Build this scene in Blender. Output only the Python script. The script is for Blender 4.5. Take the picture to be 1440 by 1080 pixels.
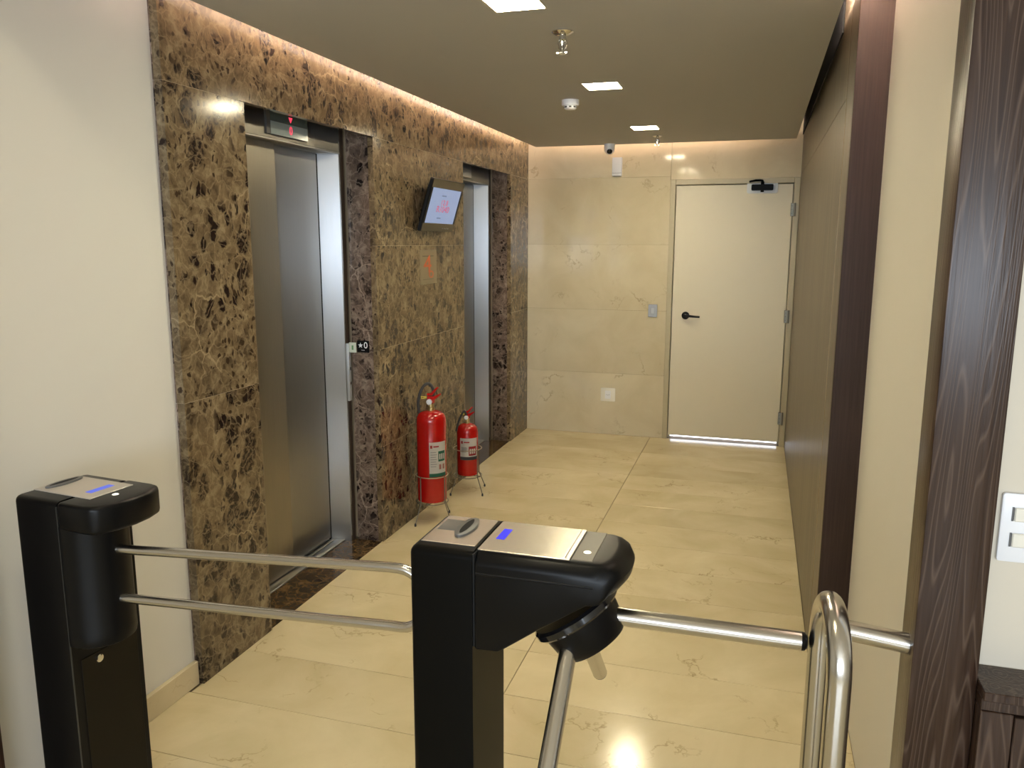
import bpy, bmesh, math, random
from mathutils import Vector, Matrix

for o in list(bpy.data.objects):
    bpy.data.objects.remove(o)
SC = bpy.context.scene
COL = SC.collection

# ------------------------------------------------------------------ camera
H = 1.65
cam_d = bpy.data.cameras.new('camera')
cam = bpy.data.objects.new('camera', cam_d)
COL.objects.link(cam)
cam_d.sensor_fit = 'HORIZONTAL'
cam_d.sensor_width = 36.0
cam_d.lens = 36.0 * 1127.26 / 1440.0
cam_d.clip_start = 0.05
yaw, pit, rol = (math.radians(a) for a in (-16.989, -10.022, 0.103))
f0 = Vector((math.sin(yaw), math.cos(yaw), 0))
r0 = Vector((math.cos(yaw), -math.sin(yaw), 0))
u0 = Vector((0, 0, 1))
fw = math.cos(pit) * f0 + math.sin(pit) * u0
up = -math.sin(pit) * f0 + math.cos(pit) * u0
rt = math.cos(rol) * r0 + math.sin(rol) * up
up2 = -math.sin(rol) * r0 + math.cos(rol) * up
m = Matrix((rt, up2, -fw)).transposed().to_4x4()
m.translation = Vector((0, 0, H))
cam.matrix_world = m
SC.camera = cam

# ------------------------------------------------------------------ light
SC.view_settings.view_transform = 'Standard'
SC.view_settings.look = 'None'
SC.view_settings.gamma = 1.0
SC.view_settings.use_curve_mapping = False
SC.view_settings.exposure = 0.08

world = bpy.data.worlds.new('sky')
SC.world = world
world.use_nodes = True
bg = world.node_tree.nodes['Background']
bg.inputs['Color'].default_value = (0.72, 0.86, 1.0, 1)
bg.inputs['Strength'].default_value = 1.2

def area(name, loc, rot, sx, sy, power, col):
    d = bpy.data.lights.new(name, 'AREA')
    d.shape = 'RECTANGLE'
    d.size = sx
    d.size_y = sy
    d.energy = power
    d.color = col
    o = bpy.data.objects.new(name, d)
    o.location = loc
    o.rotation_euler = rot
    COL.objects.link(o)
    return o
# daylight entering through the lobby windows behind the photographer
area('window_daylight', (0.7, -4.05, 1.68), (math.radians(90), 0, 0), 4.6, 1.2, 235, (0.76, 0.87, 1.0))

LED_WARM = (1.0, 0.88, 0.60)
LED_PINK = (1.0, 0.82, 0.70)

# ------------------------------------------------------------------ materials
MATS = {}
def mat(name, col=(0.5, 0.5, 0.5), rough=0.5, metal=0.0, spec=0.5, emit=None, estr=0.0, coat=0.0):
    if name in MATS:
        return MATS[name]
    mt = bpy.data.materials.new(name)
    mt.use_nodes = True
    b = mt.node_tree.nodes['Principled BSDF']
    b.inputs['Base Color'].default_value = (*col, 1)
    b.inputs['Roughness'].default_value = rough
    b.inputs['Metallic'].default_value = metal
    b.inputs['Specular IOR Level'].default_value = spec
    b.inputs['Coat Weight'].default_value = coat
    if emit:
        b.inputs['Emission Color'].default_value = (*emit, 1)
        b.inputs['Emission Strength'].default_value = estr
    MATS[name] = mt
    return mt

class NT:
    def __init__(s, mt):
        s.t = mt.node_tree
        s.b = s.t.nodes['Principled BSDF']
    def n(s, typ, **kw):
        nd = s.t.nodes.new(typ)
        for k, v in kw.items():
            if k in nd.inputs:
                nd.inputs[k].default_value = v
            else:
                setattr(nd, k, v)
        return nd
    def l(s, a, b):
        s.t.links.new(a, b)
    def pos(s, scale=(1, 1, 1), rnd=0.0):
        g = s.n('ShaderNodeNewGeometry')
        mp = s.n('ShaderNodeMapping')
        mp.inputs['Scale'].default_value = scale
        s.l(g.outputs['Position'], mp.inputs['Vector'])
        if rnd:
            oi = s.n('ShaderNodeObjectInfo')
            mu = s.n('ShaderNodeMath', operation='MULTIPLY')
            mu.inputs[1].default_value = rnd
            s.l(oi.outputs['Random'], mu.inputs[0])
            s.l(mu.outputs[0], mp.inputs['Location'])
        return mp.outputs['Vector']
    def noise(s, vec, scale, detail=4, rough=0.55, dist=0.0):
        nz = s.n('ShaderNodeTexNoise')
        nz.inputs['Scale'].default_value = scale
        nz.inputs['Detail'].default_value = detail
        nz.inputs['Roughness'].default_value = rough
        nz.inputs['Distortion'].default_value = dist
        s.l(vec, nz.inputs['Vector'])
        return nz
    def ramp(s, fac, *stops):
        r = s.n('ShaderNodeValToRGB')
        cr = r.color_ramp
        while len(cr.elements) > 1:
            cr.elements.remove(cr.elements[-1])
        for i, (p, c) in enumerate(stops):
            e = cr.elements[0] if i == 0 else cr.elements.new(p)
            e.position = p
            c = c if isinstance(c, tuple) else (c, c, c)
            e.color = (*c, 1)
        s.l(fac, r.inputs['Fac'])
        return r.outputs['Color']
    def mix(s, fac, a, b, mode='MIX'):
        mx = s.n('ShaderNodeMix', data_type='RGBA', blend_type=mode)
        for src, idx in ((fac, 0), (a, 6), (b, 7)):
            if isinstance(src, (int, float)):
                mx.inputs[idx].default_value = src
            elif isinstance(src, tuple):
                mx.inputs[idx].default_value = (*src, 1)
            else:
                s.l(src, mx.inputs[idx])
        return mx.outputs[2]
    def col(s, c):
        s.l(c, s.b.inputs['Base Color'])
    def bump(s, h, strength=0.1, dist=0.002):
        bp = s.n('ShaderNodeBump')
        bp.inputs['Strength'].default_value = strength
        bp.inputs['Distance'].default_value = dist
        s.l(h, bp.inputs['Height'])
        s.l(bp.outputs['Normal'], s.b.inputs['Normal'])

def brown_marble(name, lo, mid, hi, dark, dsize, rough=0.13):
    mt = mat(name, rough=rough, spec=0.30)
    t = NT(mt)
    p = t.pos((1, 1, 1), 37.0)
    def warp(vec, scale, amt, detail=3):
        w = t.noise(vec, scale, detail, 0.6)
        ce = t.n('ShaderNodeVectorMath', operation='SUBTRACT')
        ce.inputs[1].default_value = (0.5, 0.5, 0.5)
        t.l(w.outputs['Color'], ce.inputs[0])
        sc = t.n('ShaderNodeVectorMath', operation='SCALE')
        sc.inputs['Scale'].default_value = amt
        t.l(ce.outputs[0], sc.inputs[0])
        ad = t.n('ShaderNodeVectorMath', operation='ADD')
        t.l(vec, ad.inputs[0]); t.l(sc.outputs[0], ad.inputs[1])
        return ad.outputs[0]
    pv = warp(warp(p, 6.0, 0.10), 30.0, 0.030)
    n1 = t.noise(pv, 16, 8, 0.72)
    base = t.ramp(n1.outputs['Fac'], (0.30, lo), (0.50, mid), (0.70, hi))
    n2 = t.noise(p, 2.4, 3)
    tone = t.ramp(n2.outputs['Fac'], (0.35, 0.80), (0.65, 1.12))
    base = t.mix(1.0, base, tone, 'MULTIPLY')
    # angular dark clasts of three sizes, gathered in drifts
    def clasts(scale, gs, lo_, hi_, keep, seed, r0, r1):
        mp = t.n('ShaderNodeMapping')
        mp.inputs['Location'].default_value = (seed, seed * 0.7, seed * 1.3)
        mp.inputs['Scale'].default_value = (1, 1.15, 0.75)
        t.l(pv, mp.inputs['Vector'])
        v = t.n('ShaderNodeTexVoronoi', feature='F1')
        v.inputs['Scale'].default_value = scale
        t.l(mp.outputs['Vector'], v.inputs['Vector'])
        d = t.ramp(v.outputs['Distance'], (r0, 1.0), (r1, 0.0))
        sep = t.n('ShaderNodeSeparateColor')
        t.l(v.outputs['Color'], sep.inputs[0])
        gate = t.ramp(sep.outputs[0], (keep, 0.0), (keep + 0.04, 1.0))
        gn = t.noise(mp.outputs['Vector'], gs, 2)
        gg = t.ramp(gn.outputs['Fac'], (lo_, 0.0), (hi_, 1.0))
        return t.mix(1.0, t.mix(1.0, d, gate, 'MULTIPLY'), gg, 'MULTIPLY')
    grain = t.ramp(t.noise(pv, 70, 3).outputs['Fac'], (0.38, 0.25), (0.55, 1.0))
    big = t.mix(1.0, clasts(dsize, 1.8, 0.44, 0.52, 0.50, 1.7, 0.34, 0.44), grain, 'MULTIPLY')
    mid_ = clasts(dsize * 2.1, 2.6, 0.42, 0.52, 0.45, 5.3, 0.32, 0.42)
    sm = clasts(dsize * 4.5, 3.4, 0.38, 0.50, 0.45, 9.1, 0.30, 0.42)
    c = t.mix(big, base, dark)
    c = t.mix(mid_, c, dark)
    c = t.mix(sm, c, tuple(0.5 * (a + b) for a, b in zip(dark, lo)))
    # fine pale calcite threads
    def threads(scale, width, amt):
        v2 = t.n('ShaderNodeTexVoronoi', feature='DISTANCE_TO_EDGE')
        v2.inputs['Scale'].default_value = scale
        t.l(pv, v2.inputs['Vector'])
        return t.ramp(v2.outputs['Distance'], (0.0, amt), (width, 0.0))
    c = t.mix(threads(16, 0.06, 0.42), c, hi)
    g3 = t.ramp(t.noise(p, 2.0, 2).outputs['Fac'], (0.50, 0.0), (0.62, 1.0))
    c = t.mix(t.mix(1.0, threads(5, 0.022, 0.7), g3, 'MULTIPLY'), c, tuple(min(1, x * 1.35) for x in hi))
    t.col(c)
    return mt
MARBLE = brown_marble('brown_marble', (0.060, 0.040, 0.022), (0.150, 0.108, 0.060), (0.28, 0.215, 0.13), (0.018, 0.010, 0.008), 9.0)
MARBLE_R = brown_marble('brown_marble_reveal', (0.055, 0.038, 0.030), (0.14, 0.10, 0.078), (0.30, 0.235, 0.185), (0.014, 0.009, 0.008), 10.0)
MARBLE_D = brown_marble('dark_marble_threshold', (0.025, 0.014, 0.007), (0.06, 0.036, 0.015), (0.16, 0.10, 0.045), (0.012, 0.007, 0.005), 12)

def cream_marble(name, a, b, vein, rough, rnd=13.0, vscale=3.2, spec=0.5):
    mt = mat(name, rough=rough, spec=spec)
    t = NT(mt)
    p = t.pos((1, 1, 1), rnd)
    n1 = t.noise(p, 2.6, 6, 0.55, 0.6)
    c = t.ramp(n1.outputs['Fac'], (0.3, a), (0.7, b))
    oi = t.n('ShaderNodeObjectInfo')
    tone = t.ramp(oi.outputs['Random'], (0.0, (0.93, 0.925, 0.91)), (1.0, (1.03, 1.03, 1.03)))
    c = t.mix(1.0, c, tone, 'MULTIPLY')
    # wiry broken veins
    nd = t.noise(p, 4.0, 5, 0.6)
    pd = t.n('ShaderNodeMix', data_type='RGBA', blend_type='ADD')
    pd.inputs[0].default_value = 0.5
    t.l(p, pd.inputs[6]); t.l(nd.outputs['Color'], pd.inputs[7])
    v = t.n('ShaderNodeTexVoronoi', feature='DISTANCE_TO_EDGE')
    v.inputs['Scale'].default_value = vscale
    t.l(pd.outputs[2], v.inputs['Vector'])
    k = t.ramp(v.outputs['Distance'], (0.0, 1.0), (0.022, 0.0))
    g = t.noise(p, 3.6, 4, 0.6)
    gg = t.ramp(g.outputs['Fac'], (0.53, 0.0), (0.66, 0.75))
    c = t.mix(t.mix(1.0, k, gg, 'MULTIPLY'), c, vein)
    t.col(c)
    return mt
FLOOR_M = cream_marble('cream_marble_floor', (0.55, 0.46, 0.275), (0.68, 0.585, 0.385), (0.28, 0.20, 0.10), 0.15, spec=0.42)
BACK_M = cream_marble('cream_marble_wall', (0.57, 0.49, 0.335), (0.67, 0.595, 0.435), (0.36, 0.28, 0.17), 0.09, 17.0, 2.2, 0.30)
SKIRT_M = cream_marble('cream_marble_skirting', (0.56, 0.47, 0.32), (0.64, 0.55, 0.38), (0.36, 0.27, 0.16), 0.2)

def wood(name, c0, c1, c2, rough, spec=0.5, axis_scale=(9, 9, 0.55), bump=0.25, ring=1.0, fs=90):
    mt = mat(name, rough=rough, spec=spec)
    t = NT(mt)
    p = t.pos(axis_scale, 7.0)
    n1 = t.noise(p, 1.6, 2, 0.35, 0.0)
    # contour lines of a stretched noise field give cathedral grain
    mu = t.n('ShaderNodeMath', operation='MULTIPLY')
    mu.inputs[1].default_value = 24.0 * ring
    t.l(n1.outputs['Fac'], mu.inputs[0])
    fr = t.n('ShaderNodeMath', operation='FRACT')
    t.l(mu.outputs[0], fr.inputs[0])
    line = t.ramp(fr.outputs[0], (0.0, 0.85), (0.14, 0.15), (0.80, 0.0), (1.0, 0.85))
    p2 = t.pos((fs, fs, 2.4 * fs / 90), 5.0)
    n2 = t.noise(p2, 1.5, 3, 0.6)
    fine = t.ramp(n2.outputs['Fac'], (0.35, 0.0), (0.7, 1.0))
    c = t.mix(fine, c0, c1)
    c = t.mix(line, c, c2)
    t.col(c)
    hh = t.mix(0.5, fine, line, 'ADD')
    t.bump(hh, bump, 0.0015)
    return mt
WOOD_POST = wood('wenge_wood', (0.022, 0.010, 0.006), (0.046, 0.025, 0.016), (0.092, 0.060, 0.044), 0.29, 0.30, (8, 8, 0.42), 0.22, 1.1)
WOOD_WALL = wood('wenge_panel_sheen', (0.055, 0.040, 0.023), (0.165, 0.128, 0.077), (0.055, 0.040, 0.023), 0.36, 0.5, (14, 14, 0.5), 0.08, 0.6, 22)  # wenge lightened in base colour to carry its sheen at grazing angles
WOOD_END = wood('wenge_panel_edge', (0.024, 0.012, 0.008), (0.044, 0.024, 0.016), (0.034, 0.018, 0.012), 0.45, 0.25, (14, 14, 0.5), 0.08)

def brushed(name, col, rough, aniso=0.0, rot=0.0):
    mt = mat(name, col, rough, 1.0)
    t = NT(mt)
    p = t.pos((160, 160, 1.5))
    n = t.noise(p, 2.0, 2)
    r = t.ramp(n.outputs['Fac'], (0.3, rough * 0.85), (0.7, rough * 1.15))
    t.l(r, t.b.inputs['Roughness'])
    if aniso:
        t.b.inputs['Anisotropic'].default_value = aniso
        t.b.inputs['Anisotropic Rotation'].default_value = rot
        tg = t.n('ShaderNodeTangent', direction_type='RADIAL', axis='Z')
        t.l(tg.outputs[0], t.b.inputs['Tangent'])
    return mt
STEEL_DOOR = brushed('brushed_steel_door', (0.40, 0.39, 0.37), 0.38, 1.0, 0.0)
STEEL_L = brushed('brushed_steel_warm', (0.40, 0.365, 0.30), 0.46, 0.9, 0.0)
STEEL_RET_LIT = brushed('brushed_steel_return_lit', (0.82, 0.83, 0.85), 0.46, 1.0, 0.0)  # base colour raised to stand in for the bluish daylight reflected here
STEEL = brushed('brushed_steel', (0.44, 0.43, 0.41), 0.36, 1.0, 0.0)
TUBE = mat('satin_steel_tube', (0.56, 0.54, 0.51), 0.22, 1.0)
CHROME = mat('chrome', (0.75, 0.74, 0.72), 0.10, 1.0)
def plaster(name, col):
    mt = mat(name, col, 0.62, 0, 0.3)
    t = NT(mt)
    p = t.pos((1, 1, 1))
    n = t.noise(p, 60, 3)
    t.bump(n.outputs['Fac'], 0.04, 0.001)
    return mt
CREAM = plaster('cream_paint', (0.655, 0.615, 0.53))
WHITE = plaster('white_paint', (0.66, 0.595, 0.485))
CEIL = plaster('ceiling_paint', (0.49, 0.475, 0.445))
DOORP = mat('beige_door_paint', (0.70, 0.63, 0.48), 0.38)
FRAMEP = mat('beige_frame_paint', (0.46, 0.40, 0.26), 0.35)
BLACK = mat('black_plastic', (0.003, 0.003, 0.0034), 0.34, spec=0.18)
BLACKM = mat('black_powder_coat', (0.003, 0.0028, 0.0024), 0.40, spec=0.08)
BLACKG = mat('black_gloss', (0.006, 0.006, 0.007), 0.12)
GAP = mat('black_void', (0.004, 0.004, 0.004), 0.9)
GROUT = mat('joint_filler', (0.20, 0.15, 0.09), 0.8)
GROUT_D = mat('dark_joint_filler', (0.36, 0.28, 0.18), 0.7)
SILVER = mat('silver_panel', (0.60, 0.56, 0.50), 0.26, 0.85)
SILVER_M = mat('silver_panel_matt', (0.52, 0.48, 0.44), 0.45, 0.4)
GREYP = mat('grey_plastic', (0.10, 0.10, 0.10), 0.4)
WHITEP = mat('white_plastic', (0.82, 0.82, 0.84), 0.35)
IVORY = mat('ivory_plastic', (0.80, 0.76, 0.66), 0.35)
RED = mat('red_enamel', (0.38, 0.004, 0.003), 0.20, coat=0.2)
WIRE = mat('grey_wire', (0.16, 0.14, 0.10), 0.4, 0.6)
RUBBER = mat('black_rubber', (0.02, 0.02, 0.02), 0.55)
PAPER = mat('label_paper', (0.78, 0.76, 0.70), 0.5)
GREEN = mat('label_green', (0.02, 0.16, 0.09), 0.5)
LRED = mat('label_red', (0.45, 0.03, 0.03), 0.5)
INK = mat('label_grey_ink', (0.35, 0.34, 0.33), 0.6)
DARKINK = mat('dark_ink', (0.05, 0.05, 0.05), 0.6)
ORANGE = mat('orange_ink', (0.55, 0.11, 0.03), 0.5)
PLAQUE = mat('tan_plaque', (0.22, 0.175, 0.105), 0.4)
BLUE_E = mat('blue_display', (0.003, 0.006, 0.10), 0.3, emit=(0.003, 0.010, 0.80), estr=1.0)
BLUE_E2 = mat('pale_blue_display', (0.02, 0.04, 0.2), 0.3, emit=(0.045, 0.10, 0.72), estr=0.8)
WHITE_E = mat('white_led_dot', (0.9, 0.9, 0.85), 0.3, emit=(1, 0.98, 0.85), estr=0.9)
RED_E = mat('red_led', (0.5, 0.02, 0.05), 0.4, emit=(1.0, 0.06, 0.12), estr=1.1)
GLASS_IND = mat('indicator_glass', (0.36, 0.43, 0.44), 0.10, 0.0, 0.3)
GLASS_IND_SHADE = mat('indicator_glass_shaded', (0.11, 0.14, 0.135), 0.10, 0.0, 0.3)  # glass colour darkened to imitate the lintel's shade and reflection
SCREEN = mat('screen', (0.02, 0.02, 0.03), 0.2, emit=(0.22, 0.29, 0.46), estr=1.0)
SCREEN_RED = mat('screen_red', (0.02, 0.02, 0.03), 0.3, emit=(0.50, 0.05, 0.12), estr=1.0)
SCREEN_GREY = mat('screen_grey', (0.02, 0.02, 0.03), 0.3, emit=(0.13, 0.17, 0.27), estr=1.0)
LAMP = mat('lamp_diffuser', (0.9, 0.9, 0.85), 0.5, emit=LED_WARM, estr=175.0)
LAMP_COOL = mat('lamp_diffuser_white', (0.9, 0.9, 0.85), 0.5, emit=(1.0, 0.90, 0.66), estr=175.0)
LEDSTRIP = mat('led_strip', (0.9, 0.8, 0.7), 0.5, emit=LED_PINK, estr=520.0)
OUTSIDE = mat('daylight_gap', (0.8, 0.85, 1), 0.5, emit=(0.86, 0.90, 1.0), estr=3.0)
LAMP_FRAME = mat('lamp_frame', (0.70, 0.62, 0.50), 0.4)

# ------------------------------------------------------------------ mesh helpers
def link(name, me, material, parent=None, loc=(0, 0, 0)):
    o = bpy.data.objects.new(name, me)
    if material and not me.materials:
        me.materials.append(material)
    COL.objects.link(o)
    o.location = loc
    if parent:
        o.parent = parent
    return o

def finish(bm, name, smooth=None):
    bmesh.ops.recalc_face_normals(bm, faces=bm.faces)
    me = bpy.data.meshes.new(name)
    if smooth is not None:
        for f in bm.faces:
            f.smooth = True
    bm.to_mesh(me)
    bm.free()
    if smooth is not None:
        me.set_sharp_from_angle(angle=math.radians(smooth))
    return me

CACHE = {}
def box_mesh(sx, sy, sz, bev, material, seg=1):
    key = (round(sx, 4), round(sy, 4), round(sz, 4), bev, material.name, seg)
    if key in CACHE:
        return CACHE[key]
    bm = bmesh.new()
    bmesh.ops.create_cube(bm, size=1)
    bmesh.ops.scale(bm, vec=(sx, sy, sz), verts=bm.verts)
    if bev:
        bmesh.ops.bevel(bm, geom=bm.edges[:], offset=bev, segments=seg, profile=0.5, affect='EDGES')
    me = finish(bm, 'box', 35 if seg > 1 else None)
    me.materials.append(material)
    CACHE[key] = me
    return me

def box(name, x, y, z, material, parent=None, bev=0.0, seg=1):
    """box from ranges in the parent's space, origin at its centre"""
    me = box_mesh(x[1] - x[0], y[1] - y[0], z[1] - z[0], bev, material, seg)
    return link(name, me, material, parent, ((x[0] + x[1]) / 2, (y[0] + y[1]) / 2, (z[0] + z[1]) / 2))

def prism(name, pts, axis, a, b, material, parent=None, loc=(0, 0, 0), bev=0.0, seg=2, smooth=None):
    """polygon pts (two remaining axes in order) extruded along axis from a to b"""
    bm = bmesh.new()
    def mk(p, v):
        q = list(p)
        q.insert(axis, v)
        return bm.verts.new(q)
    A = [mk(p, a) for p in pts]
    B = [mk(p, b) for p in pts]
    bm.faces.new(A)
    bm.faces.new(B[::-1])
    n = len(pts)
    for i in range(n):
        bm.faces.new((A[i], A[(i + 1) % n], B[(i + 1) % n], B[i]))
    bmesh.ops.recalc_face_normals(bm, faces=bm.faces)
    if bev:
        es = [e for e in bm.edges if len(e.link_faces) == 2 and e.calc_face_angle() > math.radians(30)]
        bmesh.ops.bevel(bm, geom=es, offset=bev, segments=seg, profile=0.5, affect='EDGES')
    return link(name, finish(bm, name, smooth if smooth else (35 if bev else None)), material, parent, loc)

def tube_bm(bm, path, r, seg=16, cap=True):
    path = [Vector(p) for p in path]
    rings = []
    t0 = (path[1] - path[0]).normalized()
    ref = Vector((0, 0, 1)) if abs(t0.z) < 0.9 else Vector((1, 0, 0))
    nrm = t0.cross(ref).normalized()
    prev = t0
    for i, p in enumerate(path):
        if i == 0:
            t = t0
        elif i == len(path) - 1:
            t = (path[i] - path[i - 1]).normalized()
        else:
            t = ((path[i + 1] - p).normalized() + (p - path[i - 1]).normalized()).normalized()
        q = prev.rotation_difference(t)
        nrm = q @ nrm
        nrm = (nrm - t * nrm.dot(t)).normalized()
        bi = t.cross(nrm)
        rr = r[i] if isinstance(r, (list, tuple)) else r
        rings.append([bm.verts.new(p + rr * (math.cos(2 * math.pi * k / seg) * nrm + math.sin(2 * math.pi * k / seg) * bi)) for k in range(seg)])
        prev = t
    for a, b in zip(rings, rings[1:]):
        for k in range(seg):
            bm.faces.new((a[k], a[(k + 1) % seg], b[(k + 1) % seg], b[k]))
    if cap:
        bm.faces.new(rings[0][::-1])
        bm.faces.new(rings[-1])

def tube(name, path, r, material, parent=None, seg=16, loc=(0, 0, 0)):
    bm = bmesh.new()
    tube_bm(bm, path, r, seg)
    return link(name, finish(bm, name, 45), material, parent, loc)

def lathe(name, prof, material, parent=None, loc=(0, 0, 0), axis=(0, 0, 1), seg=32):
    """profile of (radius, height) spun round axis through loc"""
    bm = bmesh.new()
    q = Vector((0, 0, 1)).rotation_difference(Vector(axis).normalized())
    rings = []
    for r, hgt in prof:
        rings.append([bm.verts.new(q @ Vector((r * math.cos(2 * math.pi * k / seg), r * math.sin(2 * math.pi * k / seg), hgt))) for k in range(seg)])
    for a, b in zip(rings, rings[1:]):
        for k in range(seg):
            bm.faces.new((a[k], a[(k + 1) % seg], b[(k + 1) % seg], b[k]))
    bm.faces.new(rings[0][::-1])
    bm.faces.new(rings[-1])
    return link(name, finish(bm, name, 40), material, parent, loc)

def arc(c, r, a0, a1, n, u, v):
    c, u, v = Vector(c), Vector(u), Vector(v)
    return [c + r * (math.cos(a0 + (a1 - a0) * i / n) * u + math.sin(a0 + (a1 - a0) * i / n) * v) for i in range(n + 1)]

def text(name, body, size, material, parent, loc, right, upv, depth=0.0006, align='CENTER', sx=1.0):
    cu = bpy.data.curves.new(name, 'FONT')
    cu.body = body
    cu.size = size
    cu.align_x = align
    cu.align_y = 'CENTER'
    cu.extrude = depth
    tmp = bpy.data.objects.new(name, cu)
    COL.objects.link(tmp)
    dg = bpy.context.evaluated_depsgraph_get()
    me = bpy.data.meshes.new_from_object(tmp.evaluated_get(dg))
    bpy.data.objects.remove(tmp)
    r, u = Vector(right).normalized(), Vector(upv).normalized()
    n = r.cross(u)
    mm = Matrix((r, u, n)).transposed().to_4x4()
    mm.translation = Vector(loc)
    me.transform(mm @ Matrix.Diagonal((sx, 1, 1, 1)))
    me.materials.clear()
    return link(name, me, material, parent)

def rrect(w, h, r, n=5):
    pts = []
    for cx, cy, a in ((w / 2 - r, h / 2 - r, 0), (-w / 2 + r, h / 2 - r, 90), (-w / 2 + r, -h / 2 + r, 180), (w / 2 - r, -h / 2 + r, 270)):
        for i in range(n + 1):
            t = math.radians(a + 90 * i / n)
            pts.append((cx + r * math.cos(t), cy + r * math.sin(t)))
    return pts

def tag(o, label, cat=None, group=None, kind=None):
    o['label'] = label
    if cat:
        o['category'] = cat
    if group:
        o['group'] = group
    if kind:
        o['kind'] = kind
    return o

def empty(name, loc=(0, 0, 0), rz=0.0):
    o = bpy.data.objects.new(name, None)
    o.empty_display_size = 0.1
    COL.objects.link(o)
    o.location = loc
    o.rotation_euler = (0, 0, rz)
    return o

# ================================================================== ROOM SHELL
XM, YB, XW, XC = -1.929, 6.775, 0.27, 0.376      # marble face, back wall, wood wall, cream wall right
XL = -1.965                                       # cream wall left
ZT = 2.62                                         # underside of slab above the coves
E = 0.0008                                        # half a stone joint

# ---- floor
fl = box('floor', (-4.2, 3.2), (-4.3, 6.9), (-0.12, -0.006), GROUT)
tag(fl, 'cream marble floor of long slabs running across the elevator hall', 'floor', kind='structure')
def ftile(x0, x1, y0, y1):
    o = box('floor_tile', (x0 + 0.0013, x1 - 0.0013), (y0 + 0.0013, y1 - 0.0013), (-0.02, 0.0), FLOOR_M, None, 0.0007)
    o.parent = fl
    o.matrix_parent_inverse = Matrix.Translation(fl.location).inverted()
ys = [1.94 + 0.3305 * k for k in range(-2, 15)] + [YB]
for k in range(len(ys) - 1):
    y0, y1 = ys[k], ys[k + 1]
    xr = XC if y0 < 3.0 else XW
    ftile(-1.96 if y1 < 2.35 else XM - 0.012, -0.825, y0, y1)
    ftile(-0.825, xr, y0, y1)
for i in range(6):
    for j in range(5):
        ftile(-4.2 + 1.2 * i, -3.0 + 1.2 * i, 1.279 - (j + 1) * 1.1, 1.279 - j * 1.1)
def kid(o, par):
    o.parent = par
    o.matrix_parent_inverse = Matrix.Translation(par.location).inverted()
    return o

# ---- left cream wall
wl = box('wall_left', (XL - 0.2, XL), (1.40, 2.36), (0, 2.9), plaster('off_white_paint', (0.64, 0.62, 0.58)))
tag(wl, 'cream painted wall left of the brown marble', 'wall', kind='structure')
bb = box('baseboard_left', (XL, XL + 0.018), (1.50, 2.329), (0, 0.094), SKIRT_M, bev=0.002)
tag(bb, 'cream marble skirting at foot of the left painted wall', 'baseboard', kind='structure')

# ---- elevator wall in brown marble
EL = [(2.78, 3.864), (5.186, 6.27)]
ZL = 2.18
we = empty('wall_elevator')
tag(we, 'polished brown marble wall holding two elevator openings', 'wall', kind='structure')
core = [((2.335, EL[0][0] - 0.03), (0, ZT)), ((EL[0][1] + 0.03, EL[1][0] - 0.03), (0, ZT)), ((EL[1][1] + 0.03, YB), (0, ZT)),
        ((EL[0][0] - 0.03, EL[0][1] + 0.03), (ZL + 0.085, ZT)), ((EL[1][0] - 0.03, EL[1][1] + 0.03), (ZL + 0.085, ZT))]
for y, z in core:
    box('wall_core', (XM - 0.33, XM - 0.0014), y, z, GROUT_D, we)
def mslab(y0, y1, z0, z1, mt=MARBLE, e0=E, e1=E):
    box('marble_slab', (XM - 0.031, XM), (y0 + e0, y1 - e1), (z0 + E, z1 - E), mt, we, 0.0005)
Y0 = 2.33
mslab(Y0, EL[0][0], 0, 1.082); mslab(Y0, EL[0][0], 1.082, ZL)
for a, b in ((Y0, 3.915), (3.915, 5.20), (5.20, YB)):
    mslab(a, b, ZL, ZT)
zc = (0, 0.54, 1.08, 1.63, ZL)
for z0, z1 in zip(zc, zc[1:]):
    mslab(EL[0][1], 4.01, z0, z1); mslab(4.01, 5.04, z0, z1); mslab(5.04, EL[1][0], z0, z1)
for z0, z1 in ((0, 1.08), (1.08, ZL)):
    mslab(EL[1][1], YB, z0, z1)
# end face of the cladding and the reveals of the openings
for a, b in ((0, 1.082), (1.082, ZL), (ZL, ZT)):
    box('marble_slab', (XL - 0.01, XM - 0.031), (Y0 + 0.0005, Y0 + 0.02), (a + E, b - E), MARBLE_R, we, 0.0008)
for y0, y1 in EL:
    for a, b in ((0, 1.08), (1.08, ZL + 0.054)):
        box('marble_slab', (XM - 0.157, XM - 0.0315), (y1, y1 + 0.029), (a + E, b - E), MARBLE_R, we, 0.001)
        box('marble_slab', (XM - 0.157, XM - 0.0315), (y0 - 0.029, y0), (a + E, b - E), MARBLE_R, we, 0.001)
    box('marble_slab', (XM - 0.157, XM - 0.0315), (y0, y1), (ZL + 0.056, ZL + 0.084), MARBLE_R, we, 0.001)
    box('threshold', (XM - 0.215, XM - 0.013), (y0, y1), (-0.02, 0.0005), MARBLE_D, we, 0.0005)

# ---- back wall in cream marble
wb = empty('wall_back')
tag(wb, 'polished cream marble wall closing the end of the hall', 'wall', kind='structure')
DX0, DX1, DZ = -0.725, 0.2698, 2.152
box('wall_core', (-2.3, DX0 - 0.01), (YB + 0.021, YB + 0.2), (0, ZT), GROUT, wb)
box('wall_core', (DX0 - 0.01, 0.5), (YB + 0.021, YB + 0.2), (DZ + 0.02, ZT), GROUT, wb)
zb = (0, 0.54, 1.086, 1.632, 2.178, ZT)
for z0, z1 in zip(zb, zb[1:]):
    box('marble_tile', (XM + E, DX0 - E), (YB, YB + 0.02), (z0 + E * 0.6, z1 - E * 0.6), BACK_M, wb, 0.0006)
box('marble_tile', (DX0 + E, 0.42), (YB, YB + 0.02), (DZ + E, ZT), BACK_M, wb, 0.0006)

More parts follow.
